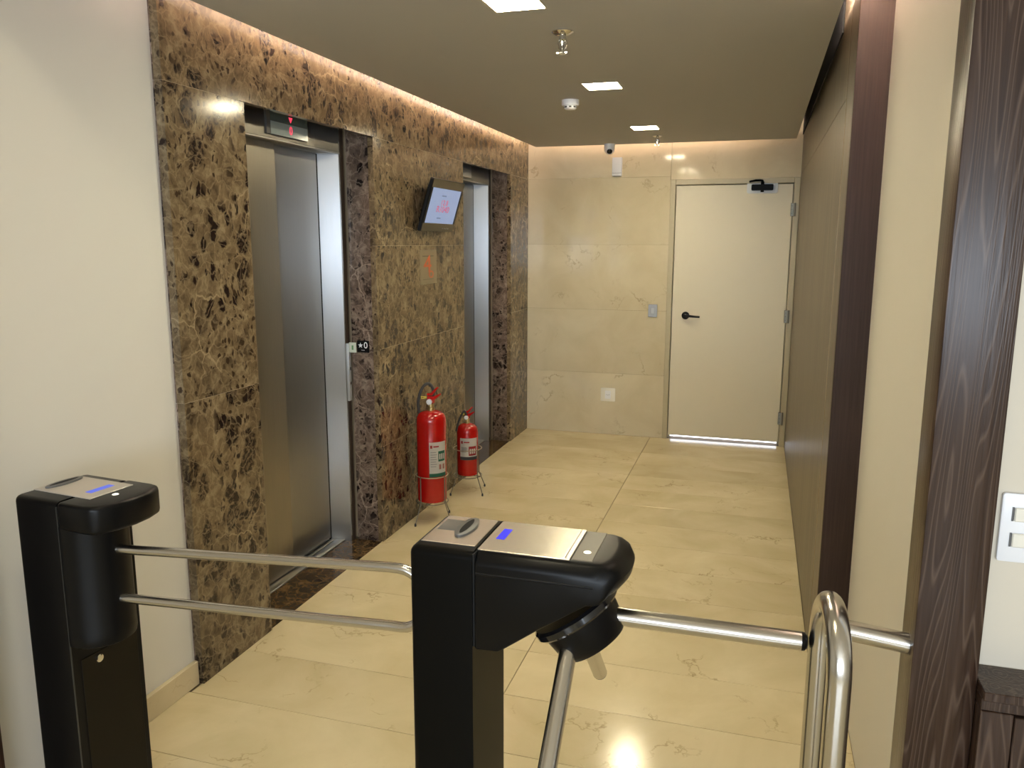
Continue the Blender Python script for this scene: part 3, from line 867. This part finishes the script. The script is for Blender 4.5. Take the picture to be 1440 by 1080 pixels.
def smooth_path(P, n=6):
    P = [Vector(q) for q in P]
    out = []
    for i in range(len(P) - 1):
        a, b, c, d = P[max(i - 1, 0)], P[i], P[i + 1], P[min(i + 2, len(P) - 1)]
        for k in range(n):
            u = k / n
            out.append(0.5 * (2 * b + (c - a) * u + (2 * a - 5 * b + 4 * c - d) * u * u + (3 * b - a - 3 * c + d) * u ** 3))
    return out + [P[-1]]
HOSE_BIG = [(0.004, 0.018, 0.066), (0.004, 0.03, 0.125), (-0.018, 0.02, 0.162), (-0.045, 0.0, 0.15), (-0.066, -0.015, 0.10), (-0.074, -0.02, 0.04), (-0.066, -0.02, -0.02)]
HOSE_SMALL = [(0.0, -0.018, 0.07), (-0.010, -0.04, 0.115), (-0.030, -0.055, 0.09), (-0.055, -0.07, 0.02), (-0.072, -0.078, -0.05)]
def extinguisher(x, y, zb_, R, hgt, label, accent, lab, hose):
    t = tag(empty('fire_extinguisher', (x, y, zb_)), label, 'fire extinguisher', 'fire extinguishers between the elevators')
    lathe('cylinder', [(R * 0.80, 0.0), (R * 0.96, 0.006), (R, 0.016), (R, hgt - 0.055), (R * 0.97, hgt - 0.035), (R * 0.85, hgt - 0.014), (R * 0.6, hgt), (R * 0.32, hgt + 0.006)], RED, t, seg=40)
    k = R / 0.09
    lathe('neck', [(0.024 * k, hgt + 0.002), (0.024 * k, hgt + 0.02 * k), (0.018 * k, hgt + 0.024 * k), (0.018 * k, hgt + 0.046 * k)], mat('brass', (0.55, 0.42, 0.20), 0.3, 0.9), t, seg=20)
    va = empty('valve', (0, 0, hgt)); va.parent = t
    box('valve_body', (-0.019 * k, 0.019 * k), (-0.019 * k, 0.019 * k), (0.046 * k, 0.082 * k), RED, va, 0.004)
    prism('carry_handle', [(-0.02 * k, 0.074 * k), (0.03 * k, 0.074 * k), (0.062 * k, 0.102 * k), (0.058 * k, 0.110 * k), (0.02 * k, 0.092 * k), (-0.02 * k, 0.092 * k)], 1, -0.011 * k, 0.011 * k, RED, va)
    prism('squeeze_lever', [(-0.020 * k, 0.096 * k), (0.012 * k, 0.098 * k), (0.048 * k, 0.142 * k), (0.042 * k, 0.149 * k), (0.004 * k, 0.112 * k), (-0.020 * k, 0.108 * k)], 1, -0.011 * k, 0.011 * k, RED, va)
    lathe('gauge', [(0.017 * k, 0), (0.017 * k, 0.012), (0.014 * k, 0.014)], WHITEP, va, (0.0, -0.019 * k, 0.060 * k), (0, -1, 0), 18)
    tube('seal', [(-0.024 * k, -0.012 * k, 0.088 * k), (-0.05 * k, -0.03 * k, 0.092 * k), (-0.045 * k, -0.035 * k, 0.080 * k), (-0.02 * k, -0.018 * k, 0.084 * k)], 0.0026, mat('yellow_seal', (0.6, 0.5, 0.05), 0.5), va, 8)
    tube('hose', smooth_path([(px_ * k, py_ * k, hgt + pz_ * k) for px_, py_, pz_ in hose]), 0.0095 * k, RUBBER, t, 12)
    # paper label wraps the side turned to the hall
    a0, a1, z0, z1 = lab
    lb = patch('label', R + 0.0008, a0, a1, z0, z1, PAPER, t, 14)
    aw = a1 - a0
    patch('label_band', R + 0.0016, a0, a1, z0, z0 + 0.022, accent if accent is GREEN else DARKINK, lb)
    patch('label_logo', R + 0.0016, a0 + 0.06 * aw, a0 + 0.17 * aw, z1 - 0.036, z1 - 0.018, LRED, lb, 4)
    patch('label_title', R + 0.0016, a0 + 0.22 * aw, a0 + 0.52 * aw, z1 - 0.030, z1 - 0.022, LRED, lb, 5)
    for i in range(7):
        zz = z1 - 0.062 - i * (z1 - z0 - 0.11) / 7
        patch('label_line', R + 0.0015, a0 + 0.07 * aw, a0 + (0.40 if i % 2 else 0.36) * aw, zz, zz + 0.0035, INK, lb, 5)
    zq = z1 - 0.055 - 0.062
    patch('label_block', R + 0.0016, a0 + 0.48 * aw, a0 + 0.92 * aw, zq, zq + 0.062, accent, lb, 8)
    for i in range(3):
        b0 = a0 + (0.53 + 0.12 * i) * aw
        patch('label_letter', R + 0.0022, b0, b0 + 0.075 * aw, zq + 0.012, zq + 0.046, PAPER, lb, 3)
    zr = z0 + 0.045
    for i in range(2):
        b0 = a0 + (0.52 + 0.22 * i) * aw
        patch('label_pictogram', R + 0.0018, b0, b0 + 0.13 * aw, zr, zr + 0.030, mat('pale_red', (0.5, 0.22, 0.18), 0.5), lb, 3)
    return t
def ring(bm, r, z, wr, seg=28):
    pts = [(r * math.cos(2 * math.pi * i / seg), r * math.sin(2 * math.pi * i / seg), z) for i in range(seg + 1)]
    tube_bm(bm, pts, wr, 8, False)
def stand(x, y, zb_, R, zt, label, rot, ex=0.0):
    t = tag(empty('extinguisher_stand', (x, y, 0)), label, 'stand', 'wire extinguisher stands')
    for z in (zb_ - 0.004, zt):
        bm = bmesh.new()
        ring(bm, R + 0.007 + ex, z, 0.003)
        link('ring', finish(bm, 'ring', 60), mat('pale_wire', (0.45, 0.36, 0.25), 0.35, 0.6) if z == zt else WIRE, t)
    bm = bmesh.new()
    tube_bm(bm, [(-R - 0.005 - ex, 0, zb_ - 0.007), (R + 0.005 + ex, 0, zb_ - 0.007)], 0.003, 8)
    tube_bm(bm, [(0, -R - 0.005 - ex, zb_ - 0.0075), (0, R + 0.005 + ex, zb_ - 0.0075)], 0.003, 8)
    link('cross_wires', finish(bm, 'cross_wires', 60), WIRE, t)
    for k in range(4):
        a = rot + k * math.pi / 2
        c, s = math.cos(a), math.sin(a)
        r1, r2 = R + 0.012 + ex, R + 0.062 + ex
        tube('leg', [(r1 * c, r1 * s, zt + 0.004), (r1 * c, r1 * s, zb_), (r2 * c, r2 * s, 0.012)], 0.0032, WIRE, t, 8)
        lathe('foot', [(0.006, 0), (0.0065, 0.008), (0.005, 0.018)], RUBBER, t, (r2 * c, r2 * s, 0.0), seg=10)
extinguisher(-1.808, 4.285, 0.125, 0.088, 0.545, 'large red fire extinguisher with green marked label', GREEN, (math.radians(-77), math.radians(-4), 0.165, 0.375), HOSE_BIG)
stand(-1.808, 4.285, 0.125, 0.088, 0.285, 'wire stand under the large fire extinguisher', math.radians(-20))
extinguisher(-1.800, 4.88, 0.118, 0.071, 0.345, 'small red fire extinguisher behind the large one', LRED, (math.radians(-112), math.radians(-12), 0.115, 0.262), HOSE_SMALL)
stand(-1.800, 4.88, 0.118, 0.071, 0.300, 'wire stand under the small fire extinguisher', math.radians(-30), 0.016)

# ================================================================== TURNSTILES
def ellipse_slot(t, x, y, z, rx, ry):
    pts = [(rx * math.cos(2 * math.pi * i / 28), ry * math.sin(2 * math.pi * i / 28)) for i in range(28)]
    s = prism('card_slot', pts, 2, 0.0, 0.005, GREYP, t, (x, y, z), bev=0.0012)
    inner = [(0.40 * rx * math.cos(a) * (1.0 if abs(math.sin(a)) < 0.8 else 0.9), 0.78 * ry * math.sin(a)) for a in [2 * math.pi * i / 20 for i in range(20)]]
    prism('slot_opening', inner, 2, 0.0051, 0.0056, GAP, s)
    return s

# centre tripod turnstile
TX, TY = -0.626, 1.63
t = tag(empty('tripod_turnstile', (TX, TY, 0)), 'black tripod turnstile with three steel arms in the centre foreground', 'turnstile')
def rx(x):
    return x - TX
def ry(y):
    return y - TY
HZ = 1.0
YF, YK = 1.518, 1.742
def shell(name, x, y, z, bev, seg, material, parent):
    """box rounded everywhere except on its +x face"""
    bm = bmesh.new()
    mtx = Matrix.Translation(((x[0] + x[1]) / 2, (y[0] + y[1]) / 2, (z[0] + z[1]) / 2)) @ Matrix.Diagonal((x[1] - x[0], y[1] - y[0], z[1] - z[0], 1))
    bmesh.ops.create_cube(bm, size=1, matrix=mtx)
    es = [e for e in bm.edges if not all(abs(v.co.x - x[1]) < 1e-5 for v in e.verts) and not all(v.co.z < z[0] + 1e-5 for v in e.verts)]
    bmesh.ops.bevel(bm, geom=es, offset=bev, segments=seg, profile=0.5, affect='EDGES')
    return link(name, finish(bm, name, 35), material, parent)
shell('column', (rx(-0.700), rx(-0.5525)), (ry(YF), ry(YK)), (0, HZ), 0.018, 4, BLACKM, t)
box('seam', (rx(-0.5535), rx(-0.5485)), (ry(YF + 0.004), ry(YK - 0.004)), (0.785, HZ - 0.004), GAP, t)
# head arm lofted across its depth, with a nose that bulges in plan
bm = bmesh.new()
NS = 13
slices = []
for i in range(NS):
    v = -1 + 2 * i / (NS - 1)
    y = 1.63 + 0.112 * v
    top = HZ - (0.022 * max(0.0, (abs(v) - 0.80) / 0.20) ** 2)
    nose = -0.277 + 0.052 * math.sqrt(max(0.0, 1 - (abs(v) * 0.97) ** 2.2))
    lowx = -0.487
    prof = [(-0.5495, top), (-0.40, top), (nose - 0.040, top), (nose - 0.022, top - 0.004), (nose - 0.008, top - 0.013), (nose, top - 0.030), (nose - 0.004, top - 0.048), (nose - 0.018, top - 0.066),
            (-0.305, 0.912), (-0.40, 0.848), (-0.487, 0.785), (-0.495, 0.780), (-0.5495, 0.778)]
    slices.append([bm.verts.new((rx(x), ry(y), z)) for x, z in prof])
for a, b in zip(slices, slices[1:]):
    n = len(a)
    for k in range(n):
        bm.faces.new((a[k], a[(k + 1) % n], b[(k + 1) % n], b[k]))
bm.faces.new(slices[0]); bm.faces.new(slices[-1][::-1])
bmesh.ops.recalc_face_normals(bm, faces=bm.faces)
es = [e for e in bm.edges if len(e.link_faces) == 2 and e.calc_face_angle() > math.radians(38)]
bmesh.ops.bevel(bm, geom=es, offset=0.008, segments=3, profile=0.5, affect='EDGES')
link('head', finish(bm, 'head', 35), BLACK, t)
# long bead along the upper side of the head
tube('side_bead', [(rx(-0.545), ry(YF + 0.0015), 0.955), (rx(-0.29), ry(YF + 0.0015), 0.955)], 0.003, BLACK, t, 10)
pl1 = box('top_plate', (rx(-0.684), rx(-0.5575)), (ry(1.553), ry(1.722)), (HZ - 0.001, HZ + 0.0025), SILVER, t, 0.001)
pl2 = box('top_plate', (rx(-0.5475), rx(-0.345)), (ry(1.540), ry(1.722)), (HZ - 0.001, HZ + 0.0025), SILVER, t, 0.001)
box('end_plate', (rx(-0.3425), rx(-0.298)), (ry(1.545), ry(1.718)), (HZ - 0.002, HZ + 0.0015), mat('dark_grey_cap', (0.085, 0.078, 0.062), 0.42), t, 0.001)
box('end_line', (rx(-0.357), rx(-0.355)), (ry(1.542), ry(1.720)), (HZ + 0.0025, HZ + 0.0028), GREYP, t)
ellipse_slot(t, rx(-0.612), ry(1.652), HZ + 0.0025, 0.021, 0.060)
box('reader_window', (rx(-0.676), rx(-0.634)), (ry(1.628), ry(1.695)), (HZ + 0.0025, HZ + 0.0032), GREYP, t)
box('display', (rx(-0.528), rx(-0.508)), (ry(1.607), ry(1.672)), (HZ + 0.0025, HZ + 0.0032), BLUE_E, t, 0.0003)
lathe('status_light', [(0.0085, 0), (0.007, 0.0012)], WHITE_E, t, (rx(-0.318), ry(1.592), HZ + 0.0015), seg=20)
# tripod hub and arms
AL = math.radians(55)
ax = Vector((math.cos(AL), 0, -math.sin(AL)))
C0 = Vector((rx(-0.35), 0, 0.848))
lathe('hub_plate', [(0.098, -0.010), (0.104, -0.004), (0.104, 0.008), (0.099, 0.013)], BLACKG, t, tuple(C0), tuple(ax), 44)
lathe('hub', [(0.092, 0.0135), (0.090, 0.020), (0.082, 0.070), (0.072, 0.083), (0.05, 0.086)], BLACK, t, tuple(C0), tuple(ax), 40)
for k in range(3):
    th = 2 * math.pi * k / 3
    d0 = Vector((1, 0, 0))
    d = Matrix.Rotation(th, 3, ax) @ d0
    a = tube('arm', [C0 + d * 0.066, C0 + d * 0.10, C0 + d * 0.472], 0.0193, TUBE, t, 24)
    tube('arm_tip', [C0 + d * 0.472, C0 + d * 0.478, C0 + d * 0.4825, C0 + d * 0.4845], [0.0195, 0.0185, 0.0135, 0.006], BLACK, a, 20)

# left swing gate pedestal
GX, GY = -1.735, 1.64
rz = math.radians(-6)
g = tag(empty('swing_gate', (GX, GY, 0), rz), 'black gate pedestal with two steel rails beside the cream wall', 'gate')
shell('column', (-0.086, 0.0745), (-0.112, 0.112), (0, HZ), 0.018, 4, BLACK, g)
hood = [(0.0755, -0.113), (0.165, -0.113), (0.192, -0.108), (0.207, -0.092), (0.222, -0.05), (0.228, 0.0), (0.222, 0.05), (0.207, 0.092), (0.192, 0.108), (0.165, 0.113), (0.0755, 0.113)]
prism('hood', hood, 2, 0.925, HZ, BLACK, g, bev=0.012, seg=3)
lathe('rotor', [(0.078, 0.600), (0.088, 0.606), (0.090, 0.616), (0.090, 0.640), (0.0895, 0.642), (0.0895, 0.935)], BLACK, g, (0.084, -0.022, 0), seg=44)
box('seam', (0.0742, 0.0758), (-0.1122, -0.1085), (0.02, HZ - 0.012), mat('seam_grey', (0.03, 0.03, 0.028), 0.5), g)
box('top_plate', (-0.074, 0.135), (-0.060, 0.076), (HZ - 0.001, HZ + 0.0022), SILVER_M, g, 0.001)
ellipse_slot(g, -0.046, 0.010, HZ + 0.0022, 0.017, 0.056)
box('display', (0.076, 0.098), (-0.026, 0.048), (HZ + 0.0022, HZ + 0.0029), BLUE_E2, g, 0.0003)
lathe('status_light', [(0.0085, 0), (0.007, 0.0012)], WHITE_E, g, (0.158, -0.002, HZ), seg=20)
dp = box('service_panel', (0.0746, 0.0768), (-0.084, 0.096), (0.05, 0.555), mat('brown_black_panel', (0.008, 0.006, 0.003), 0.4, spec=0.15), g, 0.0008)
lathe('lock', [(0.011, 0), (0.011, 0.003), (0.007, 0.0042)], CHROME, g, (0.0768, -0.030, 0.535), (1, 0, 0), 18)
# U shaped rail of the gate
r_ = 0.0127
zt_, zb2 = 0.868, 0.727
rzz = (zt_ - zb2) / 2
L1 = 0.95
gp = [Vector((0.160, -0.02, 0.857))]
gp += [Vector((L1 - 0.04, 0.112, zt_ + 0.012))]
gp += [Vector((L1 - 0.01 + 0.070 * math.sin(a), 0.116 + 0.008 * math.sin(a), (zt_ + 0.012 + zb2 + 0.002) / 2 + ((zt_ + 0.012 - zb2 - 0.002) / 2) * math.cos(a))) for a in [math.pi * i / 14 for i in range(15)]]
gp += [Vector((L1 - 0.04, 0.112, zb2 + 0.002)), Vector((0.160, -0.02, 0.721))]
tube('gate_rail', gp, r_, TUBE, g, 18)

# right guard loop
lo = tag(empty('guard_rail', (0.168, 1.545, 0)), 'looped steel guard rail fixed to the wenge post', 'guard rail')
fy, by = -0.098, 0.096
rr = 0.097
lp = [Vector((0.008, fy, 0.0)), Vector((0.008, fy, 0.45)), Vector((0.008, fy, 0.864))]
for i in range(1, 20):
    a = math.pi * i / 20
    lp.append(Vector((-0.001 + 0.009 * math.cos(a), (fy + by) / 2 - rr * math.cos(a), 0.864 + 0.105 * math.sin(a))))
lp += [Vector((-0.010, by, 0.864)), Vector((-0.010, by, 0.45)), Vector((-0.010, by, 0.0))]
tube('loop', lp, 0.0222, TUBE, lo, 28)
tube('wall_bar', [(-0.008, 0.094, 0.886), (0.1518, 0.088, 0.872)], 0.0205, TUBE, lo, 24)
for yy_ in (fy, by):
    lathe('floor_flange', [(0.045, 0.0005), (0.045, 0.006), (0.03, 0.008)], CHROME, lo, (0.008 if yy_ == fy else -0.010, yy_, 0), seg=24)
